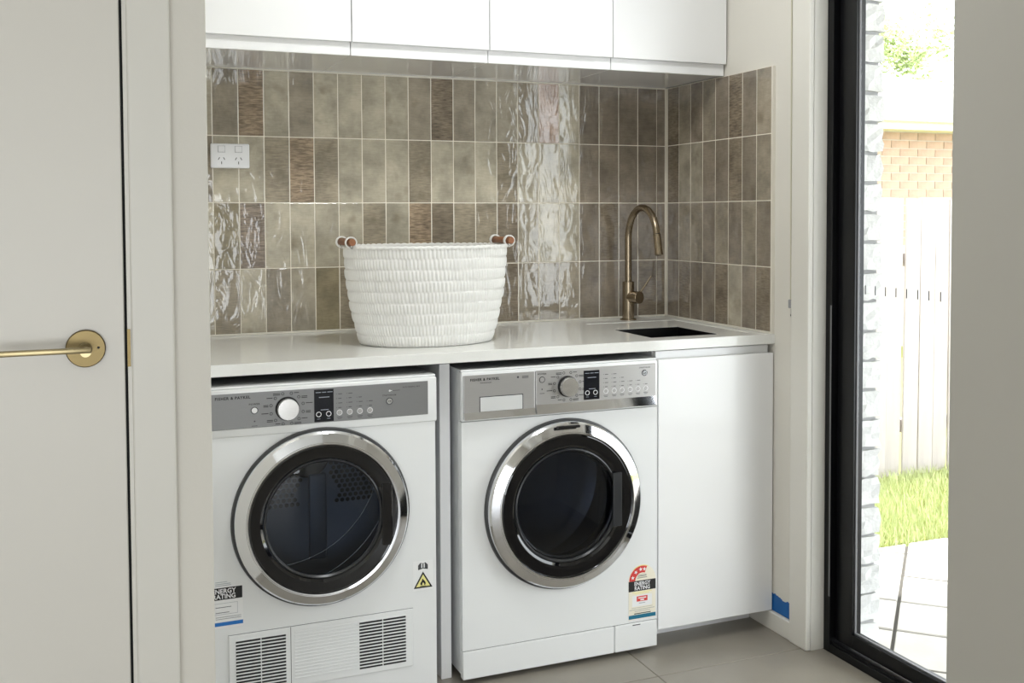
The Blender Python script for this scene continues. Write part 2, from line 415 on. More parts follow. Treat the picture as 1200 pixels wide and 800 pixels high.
# white door on the left -------------------------------------------
dl = ob('door_1', box(B(), -2.68, -1.8625, -1.597, -1.560, .006, 2.045, .0015, 1), 'door_paint'); tag(dl, 'flush white door with bronze lever handle at far left', 'door', kind='structure')
hy = -1.597
rose = ob('handle_rose', lathe(B(), [(.0, .0), (.027, .0), (.0275, .001), (.0275, .007), (.0262, .0085), (.010, .0088), (.010, .0095), (0, .0095)], (-1.9165, hy, 1.0665), n=64), 'bronze', dl, smooth=True)
ob('handle_collar', lathe(B(), [(.0, .008), (.0092, .008), (.0092, .012), (.0075, .013), (.0075, .050), (0, .050)], (-1.9165, hy, 1.0665), n=40), 'bronze_lever', rose, smooth=True)
bm = B(); box(bm, -2.040, -1.9085, hy-.058, hy-.048, 1.0655, 1.0735, .0015, 2)
ob('lever', bm, 'bronze_lever', rose, smooth=True)
ob('lock_pin', lathe(B(), [(.0, .009), (.0018, .009), (.0018, .0093), (0, .0093)], (-1.899, hy, 1.0675), n=16), 'print_black', rose)
bm = B(); box(bm, -1.8585, -1.853, -1.597, -1.53, 0, 2.06)
box(bm, -2.70, -2.684, -1.597, -1.53, 0, 2.06); box(bm, -2.684, -1.8585, -1.597, -1.53, 2.05, 2.06)
box(bm, -1.870, -1.8585, -1.556, -1.53, 0, 2.05)
ob('door_seal_and_gap_shade', box(B(), -1.8623, -1.8587, -1.5955, -1.562, .008, 2.044), 'void_black', dl)  # near-black strip painting the shade inside the door gap
jb = struct('trim_3', bm, 'trim_paint', 'white jamb around the flush white door', 'door jamb')
ob('strike_plate', box(B(), -1.8590, -1.8545, -1.5985, -1.560, 1.036, 1.092), 'bronze', jb)
bm = B(); box(bm, -1.853, -1.792, -1.603, -1.5855, 0, 2.12, .0028, 2)
struct('trim_4', bm, 'trim_paint', 'plain white architrave beside the flush white door', 'door trim')

# ------------------------------------------------------------------ upper cabinets
UB = [-1.631, -1.2245, -.8165, -.4135, -.0045]
UL = ['leftmost white wall cabinet, partly hidden behind the door wall', 'second white wall cabinet from the left, above the basket',
      'third white wall cabinet from the left, above the glossy tiles', 'rightmost white wall cabinet, against the right wall above the tap']
for k in range(4):
    x0, x1 = UB[k], UB[k+1]
    c = thing('wall_cabinet', UL[k], 'cabinet', ((x0+x1)/2, -.19, 1.706), 'white wall cabinets')
    ob('carcass', box(B(), x0+.0006, x1-.0006, -.364, -.0012, 1.7065, 2.44, .0006, 1), 'cabinet_gloss', c)
    ob('lower_rail', box(B(), x0+.0012, x1-.0012, -.372, -.3642, 1.7050, 1.7415, .0008, 1), 'cabinet_white', c)
    ob('door', box(B(), x0+.0014, x1-.0014, -.3885, -.3723, 1.7408, 2.435, .0012, 2), 'cabinet_white', c)
tag(ob('filler_panel', box(B(), WLX+.001, UB[0]-.001, -.364, -.0012, 1.7065, 2.44), 'cabinet_white'), 'white filler panel left of the wall cabinets', 'panel')

# ------------------------------------------------------------------ countertop with sink cut-out
HX0, HX1, HY0, HY1 = -.386, -.045, -.574, -.135
def slab_hole(bm, x0, x1, y0, y1, z0, z1, hx0, hx1, hy0, hy1):
    o_ = [(x0, y0), (x1, y0), (x1, y1), (x0, y1)]; h_ = [(hx0, hy0), (hx1, hy0), (hx1, hy1), (hx0, hy1)]
    V = lambda pts, z: [bm.verts.new((x, y, z)) for x, y in pts]
    ot, ht, obm, hb = V(o_, z1), V(h_, z1), V(o_, z0), V(h_, z0)
    for k in range(4):
        k2 = (k+1) % 4
        bm.faces.new((ot[k], ot[k2], ht[k2], ht[k])); bm.faces.new((obm[k], hb[k], hb[k2], obm[k2]))
        bm.faces.new((ot[k], obm[k], obm[k2], ot[k2])); bm.faces.new((ht[k], ht[k2], hb[k2], hb[k]))
    return bm
bm = slab_hole(B(), WLX+.001, -.0005, -.644, -.0005, .871, .8995, HX0, HX1, HY0, HY1)
bmesh.ops.bevel(bm, geom=[e for e in bm.edges if all(abs(v.co.z-.8995) < 1e-5 for v in e.verts) and (all(abs(v.co.y+.644) < 1e-5 for v in e.verts))], offset=.002, segments=2, affect='EDGES')
ct = ob('countertop', bm, 'stone_top'); tag(ct, 'long pale stone countertop over both machines with a sink cut-out', 'countertop')
bm = B(); box(bm, HX0+.0004, HX1-.0004, -.327, HY1-.0004, .872, .8978); box(bm, -.147, HX1-.0004, HY0+.0004, -.327, .872, .8978)
ob('drainer_ledge', bm, 'stone_top', ct)
mat('under_counter_shade', (.02, .02, .02), .8, var=.1)
ob('under_counter_shade', box(B(), WLX+.003, -.43, -.628, -.002, .8672, .8709), 'under_counter_shade', ct)  # near-black sheet painting the shade in the gap under the counter
# sink
sk = thing('sink', 'black recessed square sink set into the pale countertop', 'sink', (-.2665, -.45, .69))
bm = B(); sx0, sx1, sy0, sy1, sz0, sz1 = -.3855, -.1475, -.5735, -.3275, .70, .8975
for (q0, q1, p0, p1) in ((sx0, sx1, sy0, sy0+.0015), (sx0, sx1, sy1-.0015, sy1), (sx0, sx0+.0015, sy0, sy1), (sx1-.0015, sx1, sy0, sy1)): box(bm, q0, q1, p0, p1, sz0, sz1)
box(bm, sx0, sx1, sy0, sy1, sz0-.0015, sz0)
ob('bowl', bm, 'sink_steel', sk)
ob('drain', lathe(B(), [(0, .0012), (.03, .0012), (.04, .003), (.044, .001), (.044, 0)], (-.266, -.45, sz0), 'z', 40), 'chrome_soft', sk, smooth=True)

# tap
tx, ty = -.193, -.076
tp = thing('tap', 'brushed nickel gooseneck pull-out tap behind the sink', 'tap', (tx, ty, .8995))
ob('base', lathe(B(), [(.0, .0), (.0285, .0), (.0285, .003), (.0265, .0045), (.0, .0045)], (tx, ty, .8995), 'z', 48), 'tap_nickel', tp, smooth=True)
ob('body', lathe(B(), [(.0, .003), (.0205, .003), (.0205, .131), (.0195, .132), (.0, .132)], (tx, ty, .8995), 'z', 48), 'tap_nickel', tp, smooth=True)
R_ = .098; zc = 1.178
pts = [(tx, ty, 1.03), (tx, ty, 1.06), (tx, ty, 1.12)] + [(tx, ty - R_ + R_*math.cos(a), zc + R_*1.08*math.sin(a)) for a in [PI*k/28*.94 for k in range(29)]]
e0 = Vector(pts[-1]); e1 = Vector(pts[-2]); dd = (e0-e1).normalized()
ob('spout', tube(B(), pts, .0118, 24), 'tap_nickel', tp, smooth=True)
p0 = e0; ob('spray_head', tube(B(), [p0+dd*.0015, p0+dd*.002, p0+dd*.055, p0+dd*.070, p0+dd*.0705], [.0105, .0128, .0132, .0138, .012], 24), 'tap_nickel', tp, smooth=True)
ob('joint_ring', tube(B(), [p0-dd*.001, p0+dd*.0022], .0113, 24), 'print_black', tp)
ax = Vector((.28, -.96, 0)).normalized(); cb = Vector((tx, ty, .979))
hd = ob('handle_barrel', tube(B(), [cb, cb+ax*.018, cb+ax*.0185, cb+ax*.054, cb+ax*.055], [.0185, .0185, .0215, .0215, .0205], 40), 'tap_nickel', tp, smooth=True)
st = cb + ax*.040 + Vector((.014, .004, .014)); ob('lever', tube(B(), [st, st + Vector((.020, -.002, .026)), st + Vector((.043, -.004, .058))], [.0032, .003, .0028], 14), 'tap_nickel', hd, smooth=True)

# ------------------------------------------------------------------ base cabinet and panels
bc = thing('base_cabinet', 'white base cabinet with one flat door under the sink', 'cabinet', (-.215, -.3, 0))
bm = B(); box(bm, -.400, -.384, -.603, -.012, .062, .8705); box(bm, -.018, -.002, -.603, -.012, .062, .8705); box(bm, -.384, -.018, -.603, -.012, .062, .078); box(bm, -.384, -.018, -.024, -.012, .078, .8705)
ob('carcass', bm, 'cabinet_white', bc)
ob('top_rail', box(B(), -.399, -.010, -.622, -.6035, .818, .8660, .0012, 2), 'cabinet_white', bc)
ob('door', box(B(), -.4005, -.0045, -.642, -.6235, .058, .8435, .0012, 2), 'cabinet_white', bc)
ob('kickboard', box(B(), -.398, -.016, -.540, -.524, .0, .061), 'cabinet_white', bc)
tag(ob('divider_panel', box(B(), -1.042, -1.0125, -.585, -.012, 0, .8670, .0012, 1), 'cabinet_white'), 'white upright panel between the dryer and the washing machine', 'panel')
tag(ob('end_panel', box(B(), WLX+.001, WLX+.031, -.585, -.012, 0, .8670), 'cabinet_white'), 'white upright panel at the hidden left end of the counter', 'panel')

# ------------------------------------------------------------------ front loaders
def star(bm, cx, cz, r, y, rot=0, t=.0004):
    poly_prism(bm, [(cx + (r if k % 2 == 0 else r*.42)*math.sin(rot + k*PI/5), cz + (r if k % 2 == 0 else r*.42)*math.cos(rot + k*PI/5)) for k in range(10)], y-t, y)
def machine_door(root, cx, cz, ro, rg, rw, fy, glass, interior):
    d = ob('door', lathe(B(), [(rg-.002, .018), (rg-.002, .032), (rg-.001, .0345), (rg+.0015, .0350), (rg+.003, .0345), (rg+.0045, .0348), (ro-.010, .0275), (ro-.0055, .023), (ro-.004, .016), (ro-.004, .008)], (cx, fy, cz), n=128), 'chrome', root, smooth=True, ang=9)
    tag(d, 'round porthole door with chrome ring')
    ob('gasket_ring', lathe(B(), [(ro-.014, .0), (ro+.001, .0), (ro+.0022, .004), (ro+.0005, .0115), (ro-.003, .0135), (ro-.014, .0135)], (cx, fy, cz), n=128), 'gasket', d, smooth=True)
    ob('glass_surround', lathe(B(), [(rg-.0022, .022), (rg-.0022, .031), (rg-.006, .0325), (rw+.008, .030), (rw+.001, .026), (rw-.001, .014), (rw+.010, .012), (rg-.0022, .018)], (cx, fy, cz), n=128), 'black_gloss', d, smooth=True, ang=9)
    ob('inner_rim', lathe(B(), [(rw-.001, .020), (rw-.001, .027), (rw-.004, .0285), (rw-.008, .024), (rw-.008, .018)], (cx, fy, cz), n=128), 'grip_dark', d, smooth=True)
    ob('window', lathe(B(), [(rw-.0082, .020), (rw*.75, .0225), (rw*.4, .0245), (0, .025)], (cx, fy, cz), n=96), glass, d, smooth=True)
    return d

# washing machine
wx0, wx1, WF = -1.001, -.4065, -.645
wm = thing('washing_machine', 'white front loading washing machine on the right, beside the sink cabinet', 'washing machine', ((wx0+wx1)/2, -.34, 0))
bm = B(); dcx, dcz = -.7015, .4625
def body_with_hole(bm, x0, x1, y0, y1, z0, z1, cx, cz, r, n=64):
    # box whose front face (y0) has a round opening; open tunnel inside is closed by the drum
    ang = [2*PI*k/n for k in range(n)]
    inner = [bm.verts.new((cx+r*math.cos(a), y0, cz+r*math.sin(a))) for a in ang]
    outer = []
    for a in ang:
        c, s = math.cos(a), math.sin(a)
        tx_ = ((x1-cx)/c if c > 0 else (x0-cx)/c) if abs(c) > 1e-6 else 1e9
        tz_ = ((z1-cz)/s if s > 0 else (z0-cz)/s) if abs(s) > 1e-6 else 1e9
        t = min(tx_, tz_); outer.append((cx+c*t, cz+s*t))
    # snap nearest to corners
    for qx, qz in ((x0, z0), (x1, z0), (x1, z1), (x0, z1)):
        k = min(range(n), key=lambda i: (outer[i][0]-qx)**2 + (outer[i][1]-qz)**2); outer[k] = (qx, qz)
    of = [bm.verts.new((x, y0, z)) for x, z in outer]; ok_ = [bm.verts.new((x, y1, z)) for x, z in outer]
    ib = [bm.verts.new((v.co.x, y1, v.co.z)) for v in inner]
    for k in range(n):
        k2 = (k+1) % n
        bm.faces.new((inner[k], inner[k2], of[k2], of[k])); bm.faces.new((of[k], of[k2], ok_[k2], ok_[k])); bm.faces.new((inner[k2], inner[k], ib[k], ib[k2])); bm.faces.new((ib[k], ok_[k], ok_[k2], ib[k2]))
    return bm
box(bm, wx0+.004, wx1-.004, -.622, -.30, .7, .8445); box(bm, wx0+.004, wx1-.004, -.30, -.06, .02, .8445, .004, 2)
box(bm, wx0+.004, wx0+.02, -.622, -.30, .02, .7); box(bm, wx1-.02, wx1-.004, -.622, -.30, .02, .7); box(bm, wx0+.02, wx1-.02, -.622, -.30, .02, .06)
ob('cabinet_body', bm, 'appliance_side', wm)
bm = body_with_hole(B(), wx0, wx1, WF, WF+.0225, .0935, .7105, dcx, dcz, .205)
ob('front_panel', bm, 'appliance_white', wm)
ob('top_lid', box(B(), wx0, wx1, WF+.004, -.055, .8447, .8500, .002, 2), 'appliance_white', wm)
fas = ob('fascia', box(B(), wx0, wx1, WF-.003, WF+.0225, .7122, .8446, .0035, 3), 'appliance_white', wm, smooth=True, ang=20)
kp = ob('kick_panel', box(B(), wx0, -.5455, WF-.001, WF+.0225, .0145, .0915, .003, 2), 'appliance_white', wm)
fh = ob('filter_hatch', box(B(), -.5435, wx1, WF-.001, WF+.0225, .0145, .0915, .003, 2), 'appliance_white', wm)
ob('hatch_slot', box(B(), -.487, -.462, WF-.0016, WF-.001, .0845, .0868), 'slot_dark', fh)
bm = B(); bars(bm, [(wx0+.001, wx1-.001, .0912, .0938)], WF+.003, .0005); ob('seam_line', bm, 'slot_dark', wm)
for fx in (wx0+.05, wx1-.05):
    for fy_ in (-.56, -.12):
        ob('foot', lathe(B(), [(0, 0), (.022, 0), (.022, .008), (.012, .010), (.012, .021), (0, .021)], (fx, fy_, 0), 'z', 20), 'black_plastic', wm)
# soap drawer and control panel
FYw = WF-.003
dr = ob('detergent_drawer', box(B(), -.998, -.7925, FYw-.006, FYw, .7185, .8355, .002, 2), 'brushed_panel', wm)
tag(dr, 'brushed steel detergent drawer front')
ob('drawer_pull', box(B(), -.951, -.829, FYw-.0068, FYw-.006, .737, .7755, .0004, 1), 'pull_silver', dr)
bm = B(); box(bm, -.953, -.827, FYw-.0064, FYw-.0061, .7350, .7775); ob('pull_shadow_gap', bm, 'slot_dark', dr)
def wedge(bm, x0, x1, yb, z0, z1):
    # strip whose lower edge stands out, so its face tips up towards the room
    q = [(yb, z0), (yb-.0075, z0), (yb-.0075, z0+.001), (yb-.0006, z1), (yb, z1)]
    a = [bm.verts.new((x0, y, z)) for y, z in q]; b = [bm.verts.new((x1, y, z)) for y, z in q]
    bm.faces.new(a); bm.faces.new(b[::-1])
    for k in range(5): bm.faces.new((a[k], b[k], b[(k+1) % 5], a[(k+1) % 5]))
    return bm
ob('chrome_strip', wedge(B(), -.9975, -.793, FYw-.006, .7187, .7365), 'chrome', dr)
text('brand_lettering', 'FISHER & PAYKEL', .0092, -.979, FYw-.0062, .8205, 'print_black', dr, sx=1.02, space=1.18, bold=.0003)
text('model_lettering', 'WASHSMART', .0052, -.951, FYw-.0062, .8125, 'print_grey', dr, space=1.1)
bm = B(); lathe(bm, [(0, .0004), (.0028, .0004), (.0028, 0)], (-.842, FYw-.006, .8235), n=16); bars(bm, [(-.830, -.811, .8235, .8255), (-.830, -.811, .8200, .8215)], FYw-.006); ob('badge_print', bm, 'print_grey', dr)
cp = ob('control_panel', box(B(), -.7895, -.4165, FYw-.006, FYw, .7185, .8365, .002, 2), 'brushed_panel', wm)
tag(cp, 'brushed steel control panel with dial and display')
ob('chrome_strip', wedge(B(), -.789, -.417, FYw-.006, .7187, .7435), 'chrome', cp)
PY = FYw-.006
def controls(cp, px, kx, kz, dx, btn, start, pz):
    ob('knob', lathe(B(), [(0, .0), (.0275, .0), (.0275, .0), (.0265, .018), (.025, .021), (0, .0212)], (kx, PY_, kz), n=64), 'brushed_knob', cp, smooth=True)
    ob('knob_skirt', lathe(B(), [(.0278, .0), (.0292, .0), (.0285, .010), (.0270, .012)], (kx, PY_, kz), n=64), 'black_plastic', cp, smooth=True)
    bm = B()
    for k in range(12):
        a = PI/2 - (k+.5)*2*PI/12 * 1.0
        cx, cz = kx + .0405*math.cos(a), kz + .0385*math.sin(a)
        ringflat(bm, cx, cz, .0038, .0026, PY_, .0004, 12)
        sgn = 1 if math.cos(a) > 0 else -1
        x0 = cx + sgn*.0065; L_ = .012 + .005*((k*7) % 3)/2
        for q in range(1 + k % 2):
            bars(bm, [(min(x0, x0+sgn*L_), max(x0, x0+sgn*L_), cz-.0008-.0034*q+.001, cz+.0008-.0034*q+.001)], PY_)
    ob('dial_print', bm, 'print_black', cp)
    pw = ob('power_button', lathe(B(), [(0, .0014), (.0068, .0014), (.0076, .0)], (px, PY_, pz), n=32), 'print_white' if px < -1.2 else 'brushed_panel', cp)
    ob('button_ring', ringflat(B(), px, pz, .0086, .0070, PY_, .001, 32), 'print_black', pw)
    text('power_lettering', 'POWER', .0058, px, PY_-.0001, pz+.0135, 'print_black', cp, 'CENTER', sx=1.2, space=1.15, bold=.0001)
    bm = B(); lathe(bm, [(0, .0004), (.0019, .0004), (.0019, 0)], (px, PY_, pz-.0265), n=12); bars(bm, [(px-.007, px+.007, pz-.0385, pz-.0372)], PY_); ob('indicator_print', bm, 'print_grey', cp)
    ds = ob('display', box(B(), dx, dx+.0488, PY_-.0008, PY_, .7475, .8285, .0003, 1), 'display_black', cp)
    bm = B()
    for q in (dx+.011, dx+.036): ringflat(bm, q, .7665, .0066, .0052, PY_-.0008, .0005, 32)
    ob('display_rings', bm, 'print_white', ds)
    bm = B(); bars(bm, [(dx+.004, dx+.017, .8205, .8222), (dx+.020, dx+.030, .8205, .8222), (dx+.033, dx+.046, .8205, .8222), (dx+.012, dx+.038, .808, .8098), (dx+.016, dx+.036, .7765, .7782), (dx+.007, dx+.015, .7545, .7557), (dx+.032, dx+.040, .7545, .7557)], PY_-.0008)
    ob('display_print', bm, 'print_faint', ds)
    for q, bx in enumerate(btn):
        bt = ob('button', lathe(B(), [(0, .0012), (.0052, .0012), (.0058, .0)], (bx, PY_, .7675), n=24), 'brushed_panel', cp)
        ob('button_ring', ringflat(B(), bx, .7675, .0072, .0060, PY_, .0007, 28), 'print_white', bt)
    bm = B()
    for q, bx in enumerate(btn):
        bars(bm, [(bx-.007, bx+.007, .7550, .7562), (bx-.005, bx+.005, .7517, .7528)], PY_)
        for w in range((4, 4, 3, 2, 2, 1)[q]):
            z = .780 + w*.0115; bars(bm, [(bx-.008, bx-.0066, z-.0008, z+.0008), (bx-.003, bx+.005+.002*(w % 2), z-.0008, z+.0008)], PY_)
    ob('button_print', bm, 'print_grey', cp)
    sb = ob('start_button', lathe(B(), [(0, .0014), (.0070, .0014), (.0076, .0)], (start[0], PY_, start[1]), n=32), 'chrome_soft', cp)
    ob('button_ring', ringflat(B(), start[0], start[1], .0088, .0074, PY_, .001, 32), 'print_grey', sb)
    bm = B(); bars(bm, [(start[0]-.0030, start[0]-.0018, start[1]-.002, start[1]+.002), (start[0]+.0006, start[0]+.0016, start[1]-.002, start[1]+.002), (start[0]+.0026, start[0]+.0036, start[1]-.002, start[1]+.002)], PY_-.0014); ob('pause_mark', bm, 'print_grey', sb)
    text('start_lettering', 'START/PAUSE', .0052, start[0], PY_-.0001, start[1]+.0135, 'print_black', cp, 'CENTER', sx=1.15)
PY_ = PY
controls(cp, -.771, -.695, .789, -.645, [-.576, -.550, -.525, -.499, -.474, -.449], (-.453, .8115), .812)
d = machine_door(wm, dcx, dcz, .2355, .2000, .158, WF, 'dark_glass', None)
ob('door_grip', box(B(), -.566, -.538, WF-.0345, WF-.030, .389, .541, .002, 2), 'grip_dark', d)
bm = B(); box(bm, -.742, -.672, WF-.0452, WF-.036, .6795, .6865, .002, 2); ob('latch_slot', bm, 'black_plastic', d)
dm = ob('drum', lathe(B(), [(.196, -.005), (.196, -.03), (.186, -.05), (.172, -.055), (.186, -.065), (.236, -.08), (.236, -.27), (.20, -.29), (0, -.29)], (dcx, WF, dcz), n=96), 'drum_steel', wm, smooth=True)
ob('door_bowl', lathe(B(), [(.146, .012), (.138, -.03), (.128, -.07), (.115, -.09), (0, -.10)], (dcx, WF, dcz), n=80), 'dark_glass', d, smooth=True)
ob('bowl_rim', lathe(B(), [(.150, .008), (.1505, .011), (.1475, .0135), (.144, .012), (.143, .006)], (dcx, WF, dcz), n=96), 'grip_dark', d, smooth=True)
ob('door_seal_and_gap_shade', lathe(B(), [(.19, -.002), (.16, -.03), (.156, -.045), (.17, -.052)], (dcx, WF, dcz), n=96), 'gasket', wm, smooth=True)  # gasket between the washer door and the drum
# energy sticker of the washer
def prints(st_, mt, nm, items, y):
    bm = B(); bars(bm, items, y, .0003); return ob(nm, bm, mt, st_)
SY = WF
stk = ob('energy_sticker', box(B(), -.4995, -.4115, SY-.0006, SY, .1015, .2125), 'sticker_cream', wm); tag(stk, 'energy rating sticker with red star arc and teal strip')
def half_disc(ro, ri, a0, a1, cx, cz, n=28):
    return [(cx+ro*math.cos(a0+(a1-a0)*k/n), cz+ro*math.sin(a0+(a1-a0)*k/n)) for k in range(n+1)] + [(cx+ri*math.cos(a1+(a0-a1)*k/n), cz+ri*math.sin(a1+(a0-a1)*k/n)) for k in range(n+1)]
scx = -.4555
bm = B(); poly_prism(bm, half_disc(.0445, .0005, 0, PI, scx, .2122), SY-.0006, SY); ob('sticker_top', bm, 'sticker_cream', stk)
bm = B(); poly_prism(bm, half_disc(.042, .0225, PI*.38, PI, scx, .2128), SY-.0010, SY-.0006); ob('star_arc', bm, 'print_red', stk)
bm = B(); poly_prism(bm, half_disc(.0445, .0422, PI*.35, PI*.72, scx, .2128), SY-.0010, SY-.0006); ob('yellow_arc', bm, 'print_yellow', stk)
bm = B()
for a in (.90, .72, .55, .43): star(bm, scx+.0325*math.cos(PI*a), .2128+.0325*math.sin(PI*a), .0062, SY-.0010, PI/2-PI*a)
ob('stars', bm, 'print_white', stk)
prints(stk, 'print_black', 'black_band', [(-.4995, -.4115, .183, .2125)], SY-.0006)
text('energy_lettering', 'ENERGY', .0152, scx, SY-.0010, .1990, 'print_white', stk, 'CENTER', sx=.92, bold=.0003)
text('rating_lettering', 'RATING', .0152, scx, SY-.0010, .1862, 'print_white', stk, 'CENTER', sx=.92, bold=.0003)
prints(stk, 'print_yellow', 'yellow_line', [(-.488, -.424, .1785, .1805), (-.480, -.432, .1745, .1762)], SY-.0006)
prints(stk, 'print_grey', 'fine_print', [(-.470, -.442, .2245, .2258), (-.472, -.440, .2200, .2212), (-.470, -.442, .2280, .2290)], SY-.0010)
prints(stk, 'sticker_white', 'white_box', [(-.488, -.424, .1385, .1705)], SY-.0006)
prints(stk, 'print_red', 'red_box', [(-.4735, -.4385, .1525, .1675)], SY-.0009)
prints(stk, 'sticker_white', 'box_print', [(-.469, -.443, .1610, .1640), (-.462, -.450, .1548, .1585)], SY-.0012)
prints(stk, 'print_faint', 'small_print', [(-.4665, -.446, .1465, .1480), (-.497, -.415, .1290, .1300), (-.480, -.430, .1240, .1250), (-.490, -.422, .1345, .1353)], SY-.0009)
prints(stk, 'print_grey', 'web_print', [(-.482, -.428, .1165, .1190)], SY-.0009)
prints(stk, 'print_teal', 'teal_strip', [(-.4995, -.4115, .1035, .1145)], SY-.0009)

# dryer
dx0, dx1, DF = -1.675, -1.0765, -.665
dy = thing('clothes_dryer', 'white condenser dryer on the left with vent grille, beside the door wall', 'dryer', ((dx0+dx1)/2, -.36, 0))
ecx, ecz = -1.378, .509
bm = B(); box(bm, dx0+.004, dx1-.006, -.642, -.30, .735, .8415); box(bm, dx0+.004, dx1-.006, -.30, -.06, .02, .8415, .004, 2)
box(bm, dx0+.004, dx0+.02, -.642, -.30, .02, .735); box(bm, dx1-.022, dx1-.006, -.642, -.30, .02, .735); box(bm, dx0+.02, dx1-.022, -.642, -.30, .02, .06)
ob('cabinet_body', bm, 'appliance_side', dy)
bm = body_with_hole(B(), dx0+.002, dx1-.004, DF, DF+.0225, .018, .7335, ecx, ecz, .192); ob('front_panel', bm, 'appliance_white', dy)
ob('top_lid', box(B(), dx0, dx1, DF+.006, -.055, .8417, .8470, .002, 2), 'appliance_white', dy)
ob('fascia', box(B(), dx0, dx1, DF-.004, DF+.0225, .7250, .8416, .0045, 3), 'appliance_white', dy, smooth=True, ang=20)
for fx in (dx0+.05, dx1-.05):
    for fy_ in (-.58, -.12):
        ob('foot', lathe(B(), [(0, 0), (.022, 0), (.022, .008), (.012, .010), (.012, .021), (0, .021)], (fx, fy_, 0), 'z', 20), 'black_plastic', dy)
dcp = ob('control_panel', box(B(), -1.660, -1.101, DF-.0052, DF-.0038, .7455, .8325, .0006, 1), 'brushed_panel_dark', dy)
tag(dcp, 'grey control panel with dial and display')
PY_ = DF-.0052
controls(dcp, -1.542, -1.463, .787, -1.3965, [-1.333, -1.307, -1.281, -1.255], (-1.204, .787), .788)
text('brand_lettering', 'FISHER & PAYKEL', .0092, -1.635, PY_-.0001, .8185, 'print_black', dcp, sx=1.02, space=1.18, bold=.0003)
text('model_lettering', 'AUTO SENSING | 8KG', .0050, -1.169, PY_-.0001, .8185, 'print_grey', dcp, sx=.95)
bm = B(); lathe(bm, [(0, .0004), (.0025, .0004), (.0025, 0)], (-1.203, PY_, .8135), n=14); bars(bm, [(-1.205, -1.197, .8128, .8142)], PY_); ob('key_mark', bm, 'print_white', dcp)
bm = B(); bars(bm, [(-1.195, -1.176, .8130, .8140)], PY_); ob('key_print', bm, 'print_grey', dcp)
d = machine_door(dy, ecx, ecz, .2225, .1875, .150, DF, 'smoke_glass', None)
ob('door_grip', box(B(), -1.233, -1.206, DF-.0335, DF-.029, .425, .583, .002, 2), 'black_gloss', d)
ob('drum', lathe(B(), [(.186, -.005), (.186, -.03), (.19, -.04), (.24, -.06), (.24, -.16)], (ecx, DF, ecz), n=96), 'drum_steel', dy, smooth=True)
bp_ = ob('drum_back_plate', lathe(B(), [(.24, -.16), (.236, -.162), (0, -.162)], (ecx, DF, ecz), n=96), 'drum_plate', dy, smooth=True)
bm = B(); yb = DF+.1605
for iz in range(-3, 14):
    for ix in range(-12, 13):
        hx = (ix + (.5 if iz % 2 else 0))*.0148; hz = iz*.0128 + .03
        rr = math.hypot(hx, hz-.02)
        if .055 < rr < .150 and abs(hx) > .034 and hz > -.01 and not (hx < -.03 and hz > .10):
            lathe(bm, [(.0, .0006), (.0052, .0006), (.0056, .0)], (ecx+.02+hx, yb, ecz+hz), n=10)
ob('drum_perforations', bm, 'void_black', dy)
bm = B(); lathe(bm, [(0, .004), (.055, .004), (.060, .0)], (ecx-.005, yb+.001, ecz+.12), n=48); ob('drum_dark_disc', bm, 'black_plastic', dy, smooth=True)  # black disc near the top of the drum back
bm = B(); box(bm, ecx-.004, ecx+.044, yb-.008, yb+.001, ecz-.16, ecz+.07, .006, 3); ob('drum_rib', bm, 'drum_plate', dy, smooth=True)
for rr_, cxo, czo in ((.26, -.10, .13), (.30, -.10, .11)):
    tp_ = [(ecx+cxo+rr_*math.cos(a), DF-.0+.05, ecz+czo+rr_*math.sin(a)) for a in [-PI*.5 + .52*PI*k/24 for k in range(25)]]
    ob('drum_seam', tube(B(), tp_, .0011, 6), 'chrome_soft', dy, smooth=True)
# vent grille
gr = ob('vent_grille', box(B(), -1.611, -1.1455, DF-.0028, DF, .089, .2405, .002, 2), 'appliance_white', dy); tag(gr, 'white slatted vent grille')
GY = DF-.0028
bm = B()
for (g0, g1) in ((-1.594, -1.473), (-1.2875, -1.165)):
    mid = (g0+g1)/2
    for k in range(15):
        z = .1035 + k*.0083; bars(bm, [(g0, mid-.0012, z, z+.0050), (mid+.0012, g1, z, z+.0050)], GY+.0002, .0004)
ob('vent_slots', bm, 'slot_dark', gr)
bm = B()
for k in range(15):
    z = .1035 + k*.0083
    for (g0, g1) in ((-1.594, -1.473), (-1.2875, -1.165)): box(bm, g0, g1, GY-.0016, GY, z+.0052, z+.0081)
    box(bm, -1.452, -1.2895, GY-.0012, GY, z+.0030, z+.0080, .0009, 1)
ob('vent_slats', bm, 'appliance_white', gr)
bm = B(); bars(bm, [(-1.4615, -1.4602, .0895, .240)], GY, .0002); ob('cover_seam', bm, 'slot_dark', gr)
bm = B(); bars(bm, [(-1.612, -1.1445, .2402, .2413)], DF, .0006); ob('grille_seam', bm, 'print_grey', gr)
